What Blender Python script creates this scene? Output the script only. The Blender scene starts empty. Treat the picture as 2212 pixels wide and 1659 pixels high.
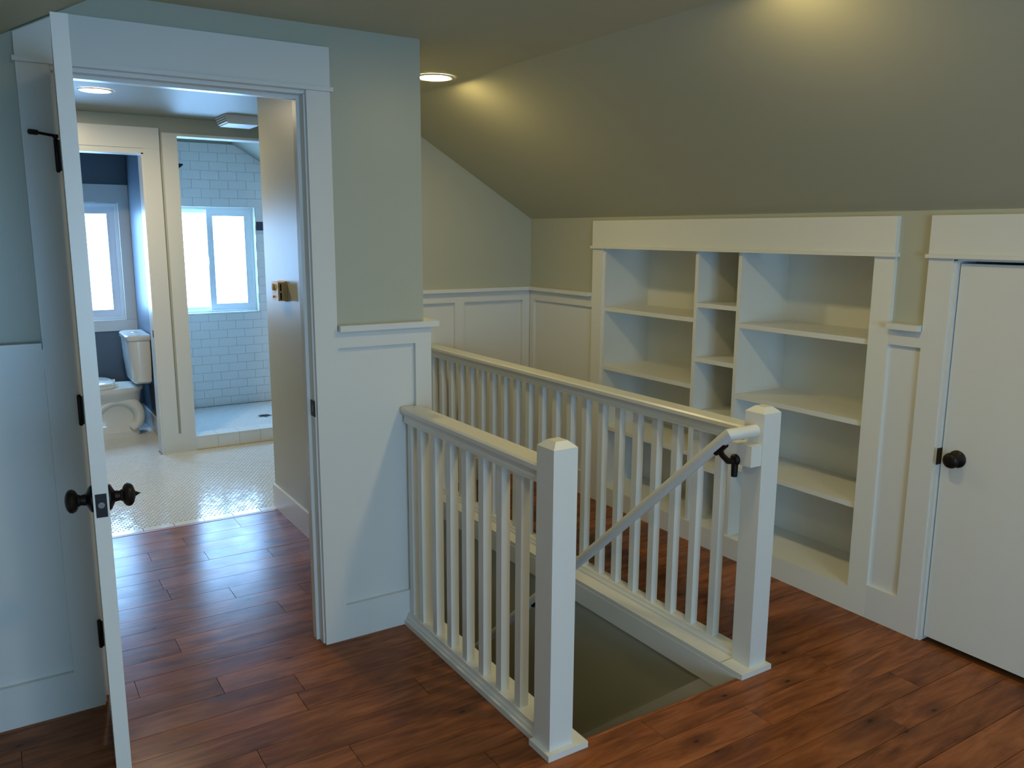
import bpy, bmesh, math, random
from mathutils import Vector, Matrix
random.seed(11)
D = bpy.data
SC = bpy.context.scene
COL = SC.collection

# ------------------------------------------------------------------ camera
cam_d = D.cameras.new('camera'); cam = D.objects.new('camera', cam_d); COL.objects.link(cam)
YAW, PIT, ROL = -0.5671, -0.18, 0.0055
fw = Vector((-math.sin(YAW)*math.cos(PIT), math.cos(YAW)*math.cos(PIT), math.sin(PIT)))
rt = Vector((math.cos(YAW), math.sin(YAW), 0)); up = rt.cross(fw)
r2 = rt*math.cos(ROL)+up*math.sin(ROL); u2 = -rt*math.sin(ROL)+up*math.cos(ROL)
M = Matrix.Identity(4)
for i in range(3):
    M[i][0] = r2[i]; M[i][1] = u2[i]; M[i][2] = -fw[i]
M[0][3], M[1][3], M[2][3] = -0.2255, -2.9156, 1.577
cam.matrix_world = M
cam_d.sensor_width = 36; cam_d.lens = 1785.88/2212*36; cam_d.clip_start = 0.05
SC.camera = cam
# ------------------------------------------------------------------ world, exposure
W = D.worlds.new('world'); SC.world = W; W.use_nodes = True
bg = W.node_tree.nodes['Background']; bg.inputs[0].default_value = (0.6, 0.75, 1, 1); bg.inputs[1].default_value = 0.5
SC.view_settings.view_transform = 'Standard'; SC.view_settings.look = 'None'
SC.view_settings.exposure = 0.0; SC.view_settings.gamma = 1.0; SC.view_settings.use_curve_mapping = False
CAN_L, CAN_COL = 146.0, (1.0, 0.79, 0.36)
CANL_L = 146.0
BATH_CAN_L = 420.0; BATH_CAN_COL = (1.0, .82, .54)
BATH_WIN_L, BATH_WIN_COL = 26.0, (0.28, 0.57, 1.0)
ROOM_WIN_L, ROOM_WIN_COL = 14.8, (0.29, 0.61, 1.0)

# ------------------------------------------------------------------ materials
def srgb(r, g, b):
    f = lambda c: ((c/255+0.055)/1.055)**2.4 if c > 10 else c/255/12.92
    return (f(r), f(g), f(b), 1)
def mat(name, col, rough=0.5, metal=0.0, bump=0.0, bscale=200, spec=0.5, var=0.0, coat=0.0):
    m = D.materials.new(name); m.use_nodes = True
    nt = m.node_tree; b = nt.nodes['Principled BSDF']
    b.inputs['Base Color'].default_value = col; b.inputs['Roughness'].default_value = rough
    b.inputs['Metallic'].default_value = metal; b.inputs['Specular IOR Level'].default_value = spec
    if coat: b.inputs['Coat Weight'].default_value = coat; b.inputs['Coat Roughness'].default_value = 0.08
    tc = nt.nodes.new('ShaderNodeTexCoord')
    if bump:
        n = nt.nodes.new('ShaderNodeTexNoise'); n.inputs['Scale'].default_value = bscale; n.inputs['Detail'].default_value = 3
        nt.links.new(tc.outputs['Object'], n.inputs['Vector'])
        bp = nt.nodes.new('ShaderNodeBump'); bp.inputs['Strength'].default_value = bump; bp.inputs['Distance'].default_value = 0.002
        nt.links.new(n.outputs['Fac'], bp.inputs['Height']); nt.links.new(bp.outputs['Normal'], b.inputs['Normal'])
    if var:
        n = nt.nodes.new('ShaderNodeTexNoise'); n.inputs['Scale'].default_value = 2.5; n.inputs['Detail'].default_value = 4
        nt.links.new(tc.outputs['Object'], n.inputs['Vector'])
        mx = nt.nodes.new('ShaderNodeMix'); mx.data_type = 'RGBA'
        mx.inputs['A'].default_value = tuple(c*(1-var) for c in col[:3])+(1,); mx.inputs['B'].default_value = tuple(min(1, c*(1+var)) for c in col[:3])+(1,)
        nt.links.new(n.outputs['Fac'], mx.inputs['Factor']); nt.links.new(mx.outputs['Result'], b.inputs['Base Color'])
    return m
def emat(name, col, strength):
    m = D.materials.new(name); m.use_nodes = True; nt = m.node_tree
    nt.nodes.remove(nt.nodes['Principled BSDF'])
    e = nt.nodes.new('ShaderNodeEmission'); e.inputs[0].default_value = tuple(col)+(1,); e.inputs[1].default_value = strength
    nt.links.new(e.outputs[0], nt.nodes['Material Output'].inputs['Surface'])
    return m
def wood_mat():
    m = D.materials.new('maple_plank'); m.use_nodes = True; nt = m.node_tree; N = nt.nodes; L = nt.links
    b = N['Principled BSDF']
    tc = N.new('ShaderNodeTexCoord'); oi = N.new('ShaderNodeObjectInfo')
    sc = N.new('ShaderNodeVectorMath'); sc.operation = 'SCALE'; sc.inputs[0].default_value = (37, 53, 91)
    L.new(oi.outputs['Random'], sc.inputs['Scale'])
    ad = N.new('ShaderNodeVectorMath'); ad.operation = 'ADD'
    L.new(tc.outputs['Object'], ad.inputs[0]); L.new(sc.outputs[0], ad.inputs[1])
    mp = N.new('ShaderNodeMapping'); mp.inputs['Scale'].default_value = (2.2, 15, 15); L.new(ad.outputs[0], mp.inputs['Vector'])
    g = N.new('ShaderNodeTexNoise'); g.inputs['Scale'].default_value = 1.6; g.inputs['Detail'].default_value = 7; g.inputs['Roughness'].default_value = 0.62; g.inputs['Distortion'].default_value = 0.8
    L.new(mp.outputs[0], g.inputs['Vector'])
    r = N.new('ShaderNodeValToRGB'); e = r.color_ramp
    e.elements[0].position = 0.30; e.elements[0].color = srgb(104, 58, 31)
    e.elements[1].position = 0.72; e.elements[1].color = srgb(171, 107, 65)
    k = e.elements.new(0.5); k.color = srgb(141, 83, 47)
    L.new(g.outputs['Fac'], r.inputs['Fac'])
    # dark mineral streaks
    mp2 = N.new('ShaderNodeMapping'); mp2.inputs['Scale'].default_value = (3.0, 11, 11); L.new(ad.outputs[0], mp2.inputs['Vector'])
    s = N.new('ShaderNodeTexNoise'); s.inputs['Scale'].default_value = 0.8; s.inputs['Detail'].default_value = 3; L.new(mp2.outputs[0], s.inputs['Vector'])
    sr = N.new('ShaderNodeValToRGB'); sr.color_ramp.elements[0].position = 0.54; sr.color_ramp.elements[0].color = (0, 0, 0, 1)
    sr.color_ramp.elements[1].position = 0.80; sr.color_ramp.elements[1].color = (0.62, 0.62, 0.62, 1); L.new(s.outputs['Fac'], sr.inputs['Fac'])
    mx = N.new('ShaderNodeMix'); mx.data_type = 'RGBA'; mx.inputs['B'].default_value = srgb(62, 36, 24)
    L.new(sr.outputs['Color'], mx.inputs['Factor']); L.new(r.outputs['Color'], mx.inputs['A'])
    # knots
    mp3 = N.new('ShaderNodeMapping'); mp3.inputs['Scale'].default_value = (3.2, 6.5, 6.5); L.new(ad.outputs[0], mp3.inputs['Vector'])
    v = N.new('ShaderNodeTexVoronoi'); v.voronoi_dimensions = '2D'; v.inputs['Scale'].default_value = 1.0; L.new(mp3.outputs[0], v.inputs['Vector'])
    vr = N.new('ShaderNodeValToRGB'); vr.color_ramp.elements[0].position = 0.02; vr.color_ramp.elements[0].color = (0.9, 0.9, 0.9, 1)
    vr.color_ramp.elements[1].position = 0.085; vr.color_ramp.elements[1].color = (0, 0, 0, 1); L.new(v.outputs['Distance'], vr.inputs['Fac'])
    mx2 = N.new('ShaderNodeMix'); mx2.data_type = 'RGBA'; mx2.inputs['B'].default_value = srgb(38, 22, 16)
    sx = N.new('ShaderNodeSeparateColor'); L.new(v.outputs['Color'], sx.inputs[0])
    gt = N.new('ShaderNodeMath'); gt.operation = 'GREATER_THAN'; gt.inputs[1].default_value = 0.62; L.new(sx.outputs[0], gt.inputs[0])
    ml = N.new('ShaderNodeMath'); ml.operation = 'MULTIPLY'; L.new(gt.outputs[0], ml.inputs[0]); L.new(vr.outputs['Color'], ml.inputs[1])
    hr = N.new('ShaderNodeValToRGB'); hr.color_ramp.elements[0].position = 0.03; hr.color_ramp.elements[0].color = (0.5, 0.5, 0.5, 1)
    hr.color_ramp.elements[1].position = 0.30; hr.color_ramp.elements[1].color = (0, 0, 0, 1); L.new(v.outputs['Distance'], hr.inputs['Fac'])
    m3 = N.new('ShaderNodeMath'); m3.operation = 'MULTIPLY'; L.new(gt.outputs[0], m3.inputs[0]); L.new(hr.outputs['Color'], m3.inputs[1])
    mm = N.new('ShaderNodeMath'); mm.operation = 'MAXIMUM'; L.new(ml.outputs[0], mm.inputs[0]); L.new(m3.outputs[0], mm.inputs[1])
    L.new(mm.outputs[0], mx2.inputs['Factor']); L.new(mx.outputs['Result'], mx2.inputs['A'])
    # plank to plank tone
    hs = N.new('ShaderNodeHueSaturation'); mr = N.new('ShaderNodeMapRange'); mr.inputs['To Min'].default_value = 0.74; mr.inputs['To Max'].default_value = 1.06
    L.new(oi.outputs['Random'], mr.inputs['Value']); L.new(mr.outputs[0], hs.inputs['Value']); L.new(mx2.outputs['Result'], hs.inputs['Color'])
    L.new(hs.outputs[0], b.inputs['Base Color']); b.inputs['Specular IOR Level'].default_value = 0.16
    # scraped, waxed finish
    n2 = N.new('ShaderNodeTexNoise'); n2.inputs['Scale'].default_value = 9; n2.inputs['Detail'].default_value = 4; L.new(ad.outputs[0], n2.inputs['Vector'])
    rr = N.new('ShaderNodeMapRange'); rr.inputs['To Min'].default_value = 0.17; rr.inputs['To Max'].default_value = 0.30
    L.new(n2.outputs['Fac'], rr.inputs['Value']); L.new(rr.outputs[0], b.inputs['Roughness'])
    bp = N.new('ShaderNodeBump'); bp.inputs['Strength'].default_value = 0.12; bp.inputs['Distance'].default_value = 0.0015
    L.new(n2.outputs['Fac'], bp.inputs['Height']); L.new(bp.outputs[0], b.inputs['Normal'])
    return m
PAINT = mat('sage_wall_paint', srgb(178, 179, 161), 0.36, bump=0.10, bscale=260)
CEILM = mat('ceiling_paint', srgb(192, 189, 161), 0.5, bump=0.10, bscale=260, spec=0.13)
TRIM = mat('white_trim_enamel', srgb(219, 220, 215), 0.30, bump=0.05, bscale=60)
SHELFM = mat('white_shelf_enamel', srgb(226, 227, 219), 0.34, bump=0.05, bscale=60)
WOOD = wood_mat()
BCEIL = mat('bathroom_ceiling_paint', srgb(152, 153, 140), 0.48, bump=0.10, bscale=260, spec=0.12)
EDGEW = mat('oak_edge_strip', srgb(150, 92, 52), 0.35, var=0.2)
BRONZE = mat('oil_rubbed_bronze', (0.012, 0.009, 0.008, 1), 0.42, 0.5, bump=0.1, bscale=80)
STEEL = mat('brushed_latch_steel', srgb(120, 110, 105), 0.35, 0.9)
RUBBER = mat('black_rubber', (0.012, 0.012, 0.012, 1), 0.7)
TILE = mat('white_glazed_tile', srgb(226, 228, 224), 0.14, spec=0.6)
GROUT = mat('grey_grout', srgb(112, 110, 100), 0.8, bump=0.2, bscale=300)
GROUTW = mat('pale_grout', srgb(206, 209, 208), 0.8, bump=0.2, bscale=300)
CERAM = mat('vitreous_china', srgb(226, 226, 216), 0.10, spec=0.6, coat=0.4)
CHROME = mat('chrome', (0.8, 0.8, 0.8, 1), 0.12, 1.0)
VINYL = mat('white_vinyl', srgb(224, 228, 232), 0.35)
BEIGE = mat('beige_plastic', srgb(222, 198, 148), 0.45)
SLOTM = mat('dark_slot', (0.015, 0.012, 0.01, 1), 0.8)
SLATE = mat('dark_slate_tile', srgb(52, 60, 72), 0.35)
CARPET = mat('stair_tread_wood', srgb(110, 66, 40), 0.4, var=0.2)
CAULK = mat('cream_caulk', srgb(205, 190, 150), 0.5)
GLASS1 = emat('frosted_daylit_glass', BATH_WIN_COL, BATH_WIN_L)
GLASS2 = emat('daylit_room_glass', ROOM_WIN_COL, ROOM_WIN_L)
LENS = emat('lit_lamp_lens', CAN_COL, CAN_L)
LENS2 = emat('lit_lamp_lens_left', CAN_COL, CANL_L)
LENSB = emat('lit_bath_lamp_lens', BATH_CAN_COL, BATH_CAN_L)

# ------------------------------------------------------------------ helpers
def box(bm, x0, x1, y0, y1, z0, z1):
    x0, x1 = min(x0, x1), max(x0, x1); y0, y1 = min(y0, y1), max(y0, y1); z0, z1 = min(z0, z1), max(z0, z1)
    v = [bm.verts.new(p) for p in ((x0,y0,z0),(x1,y0,z0),(x1,y1,z0),(x0,y1,z0),(x0,y0,z1),(x1,y0,z1),(x1,y1,z1),(x0,y1,z1))]
    for f in ((0,3,2,1),(4,5,6,7),(0,1,5,4),(1,2,6,5),(2,3,7,6),(3,0,4,7)): bm.faces.new([v[i] for i in f])
    return v
def prism(bm, pts, axis, a, b):
    """pts: 2D outline; axis 'x': (y,z), 'y': (x,z), 'z': (x,y); extruded from a to b"""
    def P(p, t):
        return {'x': (t, p[0], p[1]), 'y': (p[0], t, p[1]), 'z': (p[0], p[1], t)}[axis]
    A = [bm.verts.new(P(p, a)) for p in pts]; B = [bm.verts.new(P(p, b)) for p in pts]
    n = len(pts)
    bm.faces.new(A); bm.faces.new(B[::-1])
    for i in range(n): bm.faces.new((A[i], B[i], B[(i+1) % n], A[(i+1) % n]))
def tube(bm, pts, radii, seg=14, caps=True):
    pts = [Vector(p) for p in pts]
    if not hasattr(radii, '__len__'): radii = [radii]*len(pts)
    rings = []; prev = None
    for i, p in enumerate(pts):
        t = (pts[min(i+1, len(pts)-1)]-pts[max(i-1, 0)]).normalized()
        if prev is None:
            a = Vector((0,0,1)) if abs(t.z) < 0.9 else Vector((1,0,0)); u = t.cross(a).normalized()
        else: u = (prev-t*prev.dot(t)).normalized()
        prev = u; w = t.cross(u)
        rings.append([bm.verts.new(p+(u*math.cos(2*math.pi*k/seg)+w*math.sin(2*math.pi*k/seg))*radii[i]) for k in range(seg)])
    for i in range(len(rings)-1):
        for k in range(seg): bm.faces.new((rings[i][k], rings[i][(k+1)%seg], rings[i+1][(k+1)%seg], rings[i+1][k]))
    if caps: bm.faces.new(rings[0][::-1]); bm.faces.new(rings[-1])
def lathe(bm, prof, origin, axis, seg=24):
    """prof: list of (t along axis, radius)"""
    ax = Vector(axis).normalized(); a = Vector((0,0,1)) if abs(ax.z) < 0.9 else Vector((1,0,0))
    u = ax.cross(a).normalized(); w = ax.cross(u); o = Vector(origin); rings = []
    for t, r in prof:
        if r < 1e-5: rings.append([bm.verts.new(o+ax*t)])
        else: rings.append([bm.verts.new(o+ax*t+(u*math.cos(2*math.pi*k/seg)+w*math.sin(2*math.pi*k/seg))*r) for k in range(seg)])
    for i in range(len(rings)-1):
        A, B = rings[i], rings[i+1]
        for k in range(seg):
            j = (k+1) % seg
            if len(A) == 1 and len(B) == 1: continue
            if len(A) == 1: bm.faces.new((A[0], B[j], B[k]))
            elif len(B) == 1: bm.faces.new((A[k], A[j], B[0]))
            else: bm.faces.new((A[k], A[j], B[j], B[k]))
    if len(rings[0]) > 1: bm.faces.new(rings[0][::-1])
    if len(rings[-1]) > 1: bm.faces.new(rings[-1])
def tag(o, label=None, cat=None, group=None, kind=None):
    if label: o['label'] = label
    if cat: o['category'] = cat
    if group: o['group'] = group
    if kind: o['kind'] = kind
    return o
def mesh_of(name, bm, m, bevel=0.0, smooth=False, off=None):
    if bevel:
        es = [e for e in bm.edges if len(e.link_faces) == 2 and e.calc_face_angle(0) > 0.5]
        bmesh.ops.bevel(bm, geom=es, offset=bevel, segments=1, affect='EDGES', clamp_overlap=True)
    bmesh.ops.recalc_face_normals(bm, faces=bm.faces[:])
    if off is not None: bmesh.ops.translate(bm, verts=bm.verts[:], vec=-Vector(off))
    if smooth:
        for f in bm.faces: f.smooth = True
        for e in bm.edges:
            if len(e.link_faces) == 2 and e.calc_face_angle(0) > math.radians(38): e.smooth = False
    me = D.meshes.new(name); bm.to_mesh(me); bm.free(); me.materials.append(m)
    return me
def world_off(parent):
    o = Vector((0,0,0)); p = parent
    while p is not None: o = o+p.location; p = p.parent
    return o
def obj(name, bm, m, parent=None, bevel=0.0, smooth=False, loc=None):
    """bm is in world coordinates; origin at the lower centre of its bounds"""
    xs = [v.co.x for v in bm.verts]; ys = [v.co.y for v in bm.verts]; zs = [v.co.z for v in bm.verts]
    base = Vector(((min(xs)+max(xs))/2, (min(ys)+max(ys))/2, min(zs)))
    me = mesh_of(name, bm, m, bevel, smooth, base)
    o = D.objects.new(name, me); COL.objects.link(o)
    o.location = base-world_off(parent); o.parent = parent
    return o
def bx(name, dims, m, parent=None, bevel=0.0015):
    bm = bmesh.new(); box(bm, *dims); return obj(name, bm, m, parent, bevel)
def root(name, label, cat, loc, kind=None, group=None):
    o = D.objects.new(name, None); COL.objects.link(o); o.location = loc; o.empty_display_size = 0.1
    return tag(o, label, cat, group, kind)
def struct(name, bm, m, label, cat, bevel=0.0):
    return tag(obj(name, bm, m, None, bevel), label, cat, None, 'structure')
def holes_boxes(bm, plane, u0, u1, z0, z1, a, b, holes):
    """wall slab with rectangular holes; plane 'y': u=x, thickness in y a..b; plane 'x': u=y"""
    us = sorted({u0, u1, *[h[0] for h in holes], *[h[1] for h in holes]}); zs = sorted({z0, z1, *[h[2] for h in holes], *[h[3] for h in holes]})
    us = [u for u in us if u0 <= u <= u1]; zs = [z for z in zs if z0 <= z <= z1]
    for i in range(len(us)-1):
        for k in range(len(zs)-1):
            uc, zc = (us[i]+us[i+1])/2, (zs[k]+zs[k+1])/2
            if any(h[0] < uc < h[1] and h[2] < zc < h[3] for h in holes): continue
            if plane == 'y': box(bm, us[i], us[i+1], a, b, zs[k], zs[k+1])
            else: box(bm, a, b, us[i], us[i+1], zs[k], zs[k+1])

# ------------------------------------------------------------------ measures of the place
XL, XK = -0.90, 2.785           # knee walls
YR, YB = -5.5, 1.593            # gable wall behind the camera, back wall
ZC = 2.282                      # flat ceiling
CRR = 1.754; SLR = 0.593        # crease and slope of the right roof side
CRL = 0.159; SLL = 0.54
XE = 1.218                      # outer corner of the doorway wall
XH = 1.103                      # hall wall face
ZB = 2.345                      # bathroom ceiling
YS = 3.30                       # bathroom partition front
YO = 4.60                       # outer wall of the bathroom
zr = lambda x: ZC-SLR*(x-CRR)
zl = lambda x: ZC-SLL*(CRL-x)

# ------------------------------------------------------------------ shell: floor, walls, ceilings
bm = bmesh.new()
box(bm, XL-.1, 3.6, YR-.1, -1.045, -.25, -.0125)
box(bm, XL-.1, 1.20, -1.045, .115, -.25, -.0125)
box(bm, -.2, 1.218, .115, 1.685, -.25, -.0125)
box(bm, 2.07, 3.6, -1.045, YB+.13, -.25, -.0125)
floor = struct('floor', bm, EDGEW, 'reddish brown scraped maple plank floor around the stair opening', 'floor')
PW = 0.1263; ROW0 = 1.605
JOINTS = {0:[.838], 3:[.584,-.02], 4:[.863], 2:[.343], 7:[.583], 6:[.341], 8:[.862], 10:[.283], 13:[.352], 14:[.595], 16:[.953], 17:[.357], 18:[.607], 20:[.95], 22:[1.822], 23:[2.454,.9], 24:[2.18]}
def plank(x0, x1, y0, y1):
    bm = bmesh.new(); g = .0010
    box(bm, x0+g, x1-g, y0+g, y1-g, -.0125, random.uniform(-.0006, 0))
    o = obj('plank', bm, WOOD, floor, .0016); return o
k = 0
while ROW0-PW*k > YR:
    y1 = ROW0-PW*k; y0 = max(y1-PW, YR); yc = (y0+y1)/2
    if k == 0: y1 = 1.655
    if yc < -1.047: iv = [(XL, XK)]
    elif yc < 0.03: iv = [(XL, 1.13), (2.02, XK)]
    else: iv = [(-.1, XH), (2.02, XK)]
    js = sorted(JOINTS.get(k, []))
    for a, b in iv:
        cuts = [j for j in js if a+.05 < j < b-.05]
        if not cuts:
            cuts = [a+random.uniform(.25, 1.0)]
        while cuts[0]-a > 1.15: cuts.insert(0, cuts[0]-random.uniform(.5, 1.05))
        while b-cuts[-1] > 1.15: cuts.append(cuts[-1]+random.uniform(.5, 1.05))
        ed = [a]+[c for c in cuts if a+.04 < c < b-.04]+[b]
        for i in range(len(ed)-1): plank(ed[i], ed[i+1], y0, y1)
    k += 1
bm = bmesh.new(); box(bm, -.1, XH, 1.656, 1.684, -.0125, .001); obj('threshold_strip', bm, EDGEW, floor, .001)
bm = bmesh.new(); prism(bm, [(-1.0465,-.0125),(-1.0465,-.0005),(-1.036,-.0005),(-1.029,-.004),(-1.026,-.011),(-1.029,-.018),(-1.036,-.022),(-1.0465,-.022)], 'x', 1.236, 1.943); obj('stair_nosing', bm, WOOD, floor, 0)

# doorway wall (A)
OX0, OX1, OZ = -.018, .790, 2.075
bm = bmesh.new()
prism(bm, [(XL,-.02),(OX0,-.02),(OX0,zl(OX0)+.03),(XL,zl(XL)+.03)], 'y', 0, .115)
prism(bm, [(OX0,OZ),(OX1,OZ),(OX1,ZC+.05),(CRL,ZC+.05),(CRL,ZC),(OX0,zl(OX0)+.03)], 'y', 0, .115)
box(bm, OX1, XE, 0, .115, -.02, ZC+.05)
struct('wall_doorway', bm, PAINT, 'grey green painted wall holding the bathroom doorway', 'wall')
bm = bmesh.new(); box(bm, XH, XE, .115, 1.73, -2.7, ZB+.02); box(bm, 1.10, XE, -1.045, .115, -2.7, -.013)
struct('wall_hall', bm, PAINT, 'narrow painted wall between hallway and stairwell with thermostat', 'wall')
bm = bmesh.new(); box(bm, XE, 3.6, YB, 1.73, -2.7, ZB+.02)
struct('wall_back', bm, PAINT, 'painted end wall under the sloping ceiling behind the stairwell', 'wall')
BK0, BK1, BKZ = -.889, .833, 1.496
DR0, DR1 = -1.93, -1.206
bm = bmesh.new(); holes_boxes(bm, 'x', YR, YB, 0, zr(XK)+.02, XK, 2.90, [(BK0,BK1,0,BKZ),(DR0,DR1,0,BKZ)])
struct('wall_knee', bm, PAINT, 'low painted knee wall holding built-in bookcase and closet door', 'wall')
bm = bmesh.new(); box(bm, XL-.1, XL, YR, .115, 0, zl(XL)+.03)
struct('wall_left', bm, PAINT, 'low painted knee wall opposite the bookcase', 'wall')
RW = (-.50, 1.20, .45, 1.75)
bm = bmesh.new(); holes_boxes(bm, 'y', XL-.1, 3.6, -.2, 2.5, YR-.12, YR, [RW])
struct('wall_rear', bm, PAINT, 'painted gable wall with the wide daylight window', 'wall')
bm = bmesh.new(); box(bm, 1.965, 2.08, -1.045, YB, -2.7, -.0125)
struct('wall_stair', bm, PAINT, 'painted stairwell wall below the long railing', 'wall')
bm = bmesh.new(); box(bm, 1.0, 2.1, -1.2, 1.75, -2.5, -2.4); box(bm, XE, 1.965, -1.2, -1.045, -2.5, -.25)
struct('floor.001', bm, EDGEW, 'lower landing floor at the foot of the stairs', 'floor')
bm = bmesh.new(); box(bm, 2.90, 3.55, DR0-.1, DR0, 0, 1.6); box(bm, 2.90, 3.55, DR1, DR1+.1, 0, 1.6); box(bm, 3.45, 3.55, DR0, DR1, 0, 1.6); box(bm, 2.90, 3.55, DR0-.1, DR1+.1, 1.5, 1.6)
struct('wall_closet_light_block', bm, PAINT, 'unseen eave closet walls added to block light behind the low door', 'wall')  # unseen enclosure added so no sky light leaks through the door gap
# ceilings
bm = bmesh.new(); T = .08
ya_, yb_, ym_ = YR-.1, 1.6, .1
V = lambda x, y, z: bm.verts.new((x, y, z))
xl0 = XL-.1; x0 = XE-.05
# one continuous underside, split only where the bathroom takes over
c = [V(xl0,ya_,zl(xl0)), V(CRL,ya_,ZC), V(CRR,ya_,ZC), V(2.9,ya_,zr(2.9)), V(2.9,yb_,zr(2.9)), V(CRR,yb_,ZC), V(x0,yb_,ZC), V(x0,ym_,ZC), V(CRL,ym_,ZC), V(xl0,ym_,zl(xl0))]
bm.faces.new((c[0],c[1],c[8],c[9])); bm.faces.new((c[1],c[2],c[5],c[6],c[7],c[8])); bm.faces.new((c[2],c[3],c[4],c[5]))
r = bmesh.ops.extrude_face_region(bm, geom=bm.faces[:])
bmesh.ops.translate(bm, verts=[g for g in r['geom'] if isinstance(g, bmesh.types.BMVert)], vec=(0, 0, T))
struct('ceiling', bm, CEILM, 'olive grey attic ceiling sloping down to both knee walls', 'ceiling')
CRB = CRR-(ZB-ZC)/SLR
bm = bmesh.new()
c = [bm.verts.new(p) for p in ((-.7,.115,ZB),(XE-.02,.115,ZB),(XE-.02,1.66,ZB),(CRB,1.66,ZB),(CRB,YO+.15,ZB),(-.7,YO+.15,ZB),(2.6,1.66,ZB-SLR*(2.6-CRB)),(2.6,YO+.15,ZB-SLR*(2.6-CRB)))]
bm.faces.new(c[:6]); bm.faces.new((c[3],c[6],c[7],c[4]))
r = bmesh.ops.extrude_face_region(bm, geom=bm.faces[:])
bmesh.ops.translate(bm, verts=[g for g in r['geom'] if isinstance(g, bmesh.types.BMVert)], vec=(0, 0, T))
struct('ceiling.001', bm, BCEIL, 'satin painted bathroom ceiling with one downlight and a fan cover', 'ceiling')
# bathroom walls
bm = bmesh.new(); box(bm, -.2, -.1, .115, 1.73, -.05, ZB); box(bm, -.70, -.60, 1.63, YO, -.05, ZB); box(bm, -.60, -.2, 1.63, 1.73, -.05, ZB)
struct('wall_bath_left', bm, PAINT, 'painted left wall of hallway and bathroom', 'wall')
bm = bmesh.new(); box(bm, 2.5, 2.6, 1.73, YO+.15, -.05, ZB)
struct('wall_bath_right', bm, PAINT, 'painted right wall of the bathroom', 'wall')
SHX0, SHX1 = .95, 2.25
bm = bmesh.new(); holes_boxes(bm, 'y', -.60, 2.5, -.05, ZB, YS, YS+.12, [(-.02,.752,-.05,2.095),(SHX0,SHX1,-.05,2.235)])
box(bm, .835, .95, YS+.12, YO, -.05, ZB); box(bm, SHX1, SHX1+.1, YS+.12, YO, -.05, ZB)
struct('wall_partition', bm, PAINT, 'painted partition with the toilet room doorway and shower opening', 'wall')
W1 = (1.10, 1.85, .878, 1.787); W2 = (.04, .750, .857, 1.800)
bm = bmesh.new(); holes_boxes(bm, 'y', -.60, 2.5, -.05, ZB, YO, YO+.15, [W1, W2])
struct('wall_outer', bm, PAINT, 'painted outer bathroom wall with two frosted windows', 'wall')

DARK = mat('slate_blue_wall_paint', srgb(84, 96, 106), 0.4, bump=0.10, bscale=260)
bm = bmesh.new(); holes_boxes(bm, 'y', -.597, .832, 0, ZB, YO-.003, YO, [W2]); box(bm, .832, .835, YS+.12, YO, 0, ZB); box(bm, -.60, -.597, YS+.12, YO, 0, ZB)
holes_boxes(bm, 'y', -.597, .832, 0, ZB, YS+.12, YS+.123, [(-.02,.752,0,2.095)]); box(bm, -.597, .832, YS+.123, YO-.003, ZB-.003, ZB)
struct('wall_toilet', bm, DARK, 'slate blue painted walls inside the toilet room', 'wall')
# ------------------------------------------------------------------ windows
def sash(parent, x0, x1, z0, z1, y, fr, th, pane_m, name='sash'):
    bm = bmesh.new()
    box(bm, x0, x0+fr, y, y+th, z0, z1); box(bm, x1-fr, x1, y, y+th, z0, z1)
    box(bm, x0+fr, x1-fr, y, y+th, z0, z0+fr); box(bm, x0+fr, x1-fr, y, y+th, z1-fr, z1)
    s = obj(name, bm, VINYL, parent, .003)
    bm = bmesh.new(); box(bm, x0+fr-.003, x1-fr+.003, y+th*.5-.004, y+th*.5+.004, z0+fr-.003, z1-fr+.003)
    obj('pane', bm, pane_m, s)
    return s
def frame_box(parent, x0, x1, z0, z1, ya, yb, fr, m, name='window_frame'):
    bm = bmesh.new(); box(bm, x0, x0+fr, ya, yb, z0, z1); box(bm, x1-fr, x1, ya, yb, z0, z1)
    box(bm, x0+fr, x1-fr, ya, yb, z0, z0+fr); box(bm, x0+fr, x1-fr, ya, yb, z1-fr, z1)
    return obj(name, bm, m, parent, .002)
w = root('window_1', 'white sliding window with two frosted panes in the tiled shower', 'window', (1.475, 4.66, W1[2]), 'structure')
frame_box(w, W1[0], W1[1], W1[2], W1[3], 4.665, 4.74, .022, VINYL)
sash(w, W1[0]+.022, 1.495, W1[2]+.022, W1[3]-.022, 4.705, .026, .026, GLASS1)
sash(w, 1.455, W1[1]-.022, W1[2]+.022, W1[3]-.022, 4.672, .052, .03, GLASS1)
bm = bmesh.new(); box(bm, 1.457, 1.468, 4.660, 4.672, 1.30, 1.36); obj('sash_lock', bm, VINYL, w, .002)
bm = bmesh.new(); box(bm, W1[0], W1[1], YO-.004, 4.665, W1[2]-.010, W1[2]+.002); obj('window_sill', bm, TILE, w, .002)
w = root('window_2', 'white framed frosted window above the toilet', 'window', (.4, 4.62, W2[2]), 'structure')
frame_box(w, W2[0], W2[1], W2[2], W2[3], 4.615, 4.70, .028, VINYL)
sash(w, W2[0]+.028, W2[1]-.028, W2[2]+.028, W2[3]-.028, 4.63, .056, .04, GLASS1)
wc = root('trim_5', 'flat white casing boards around the toilet room window', 'trim', (.4, YO, .77), 'structure')
bx('casing', (.750, .834, YO-.021, YO-.003, .86, 1.805), TRIM, wc); bx('casing', (-.044, .04, YO-.021, YO-.003, .86, 1.805), TRIM, wc)
bx('casing_header', (-.05, .834, YO-.025, YO-.003, 1.805, 1.947), TRIM, wc); bx('casing_apron', (-.044, .834, YO-.021, YO-.003, .768, .858), TRIM, wc)
w = root('window_3', 'wide two-pane window in the gable wall facing the stairs', 'window', (.35, YR-.06, RW[2]), 'structure')
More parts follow.
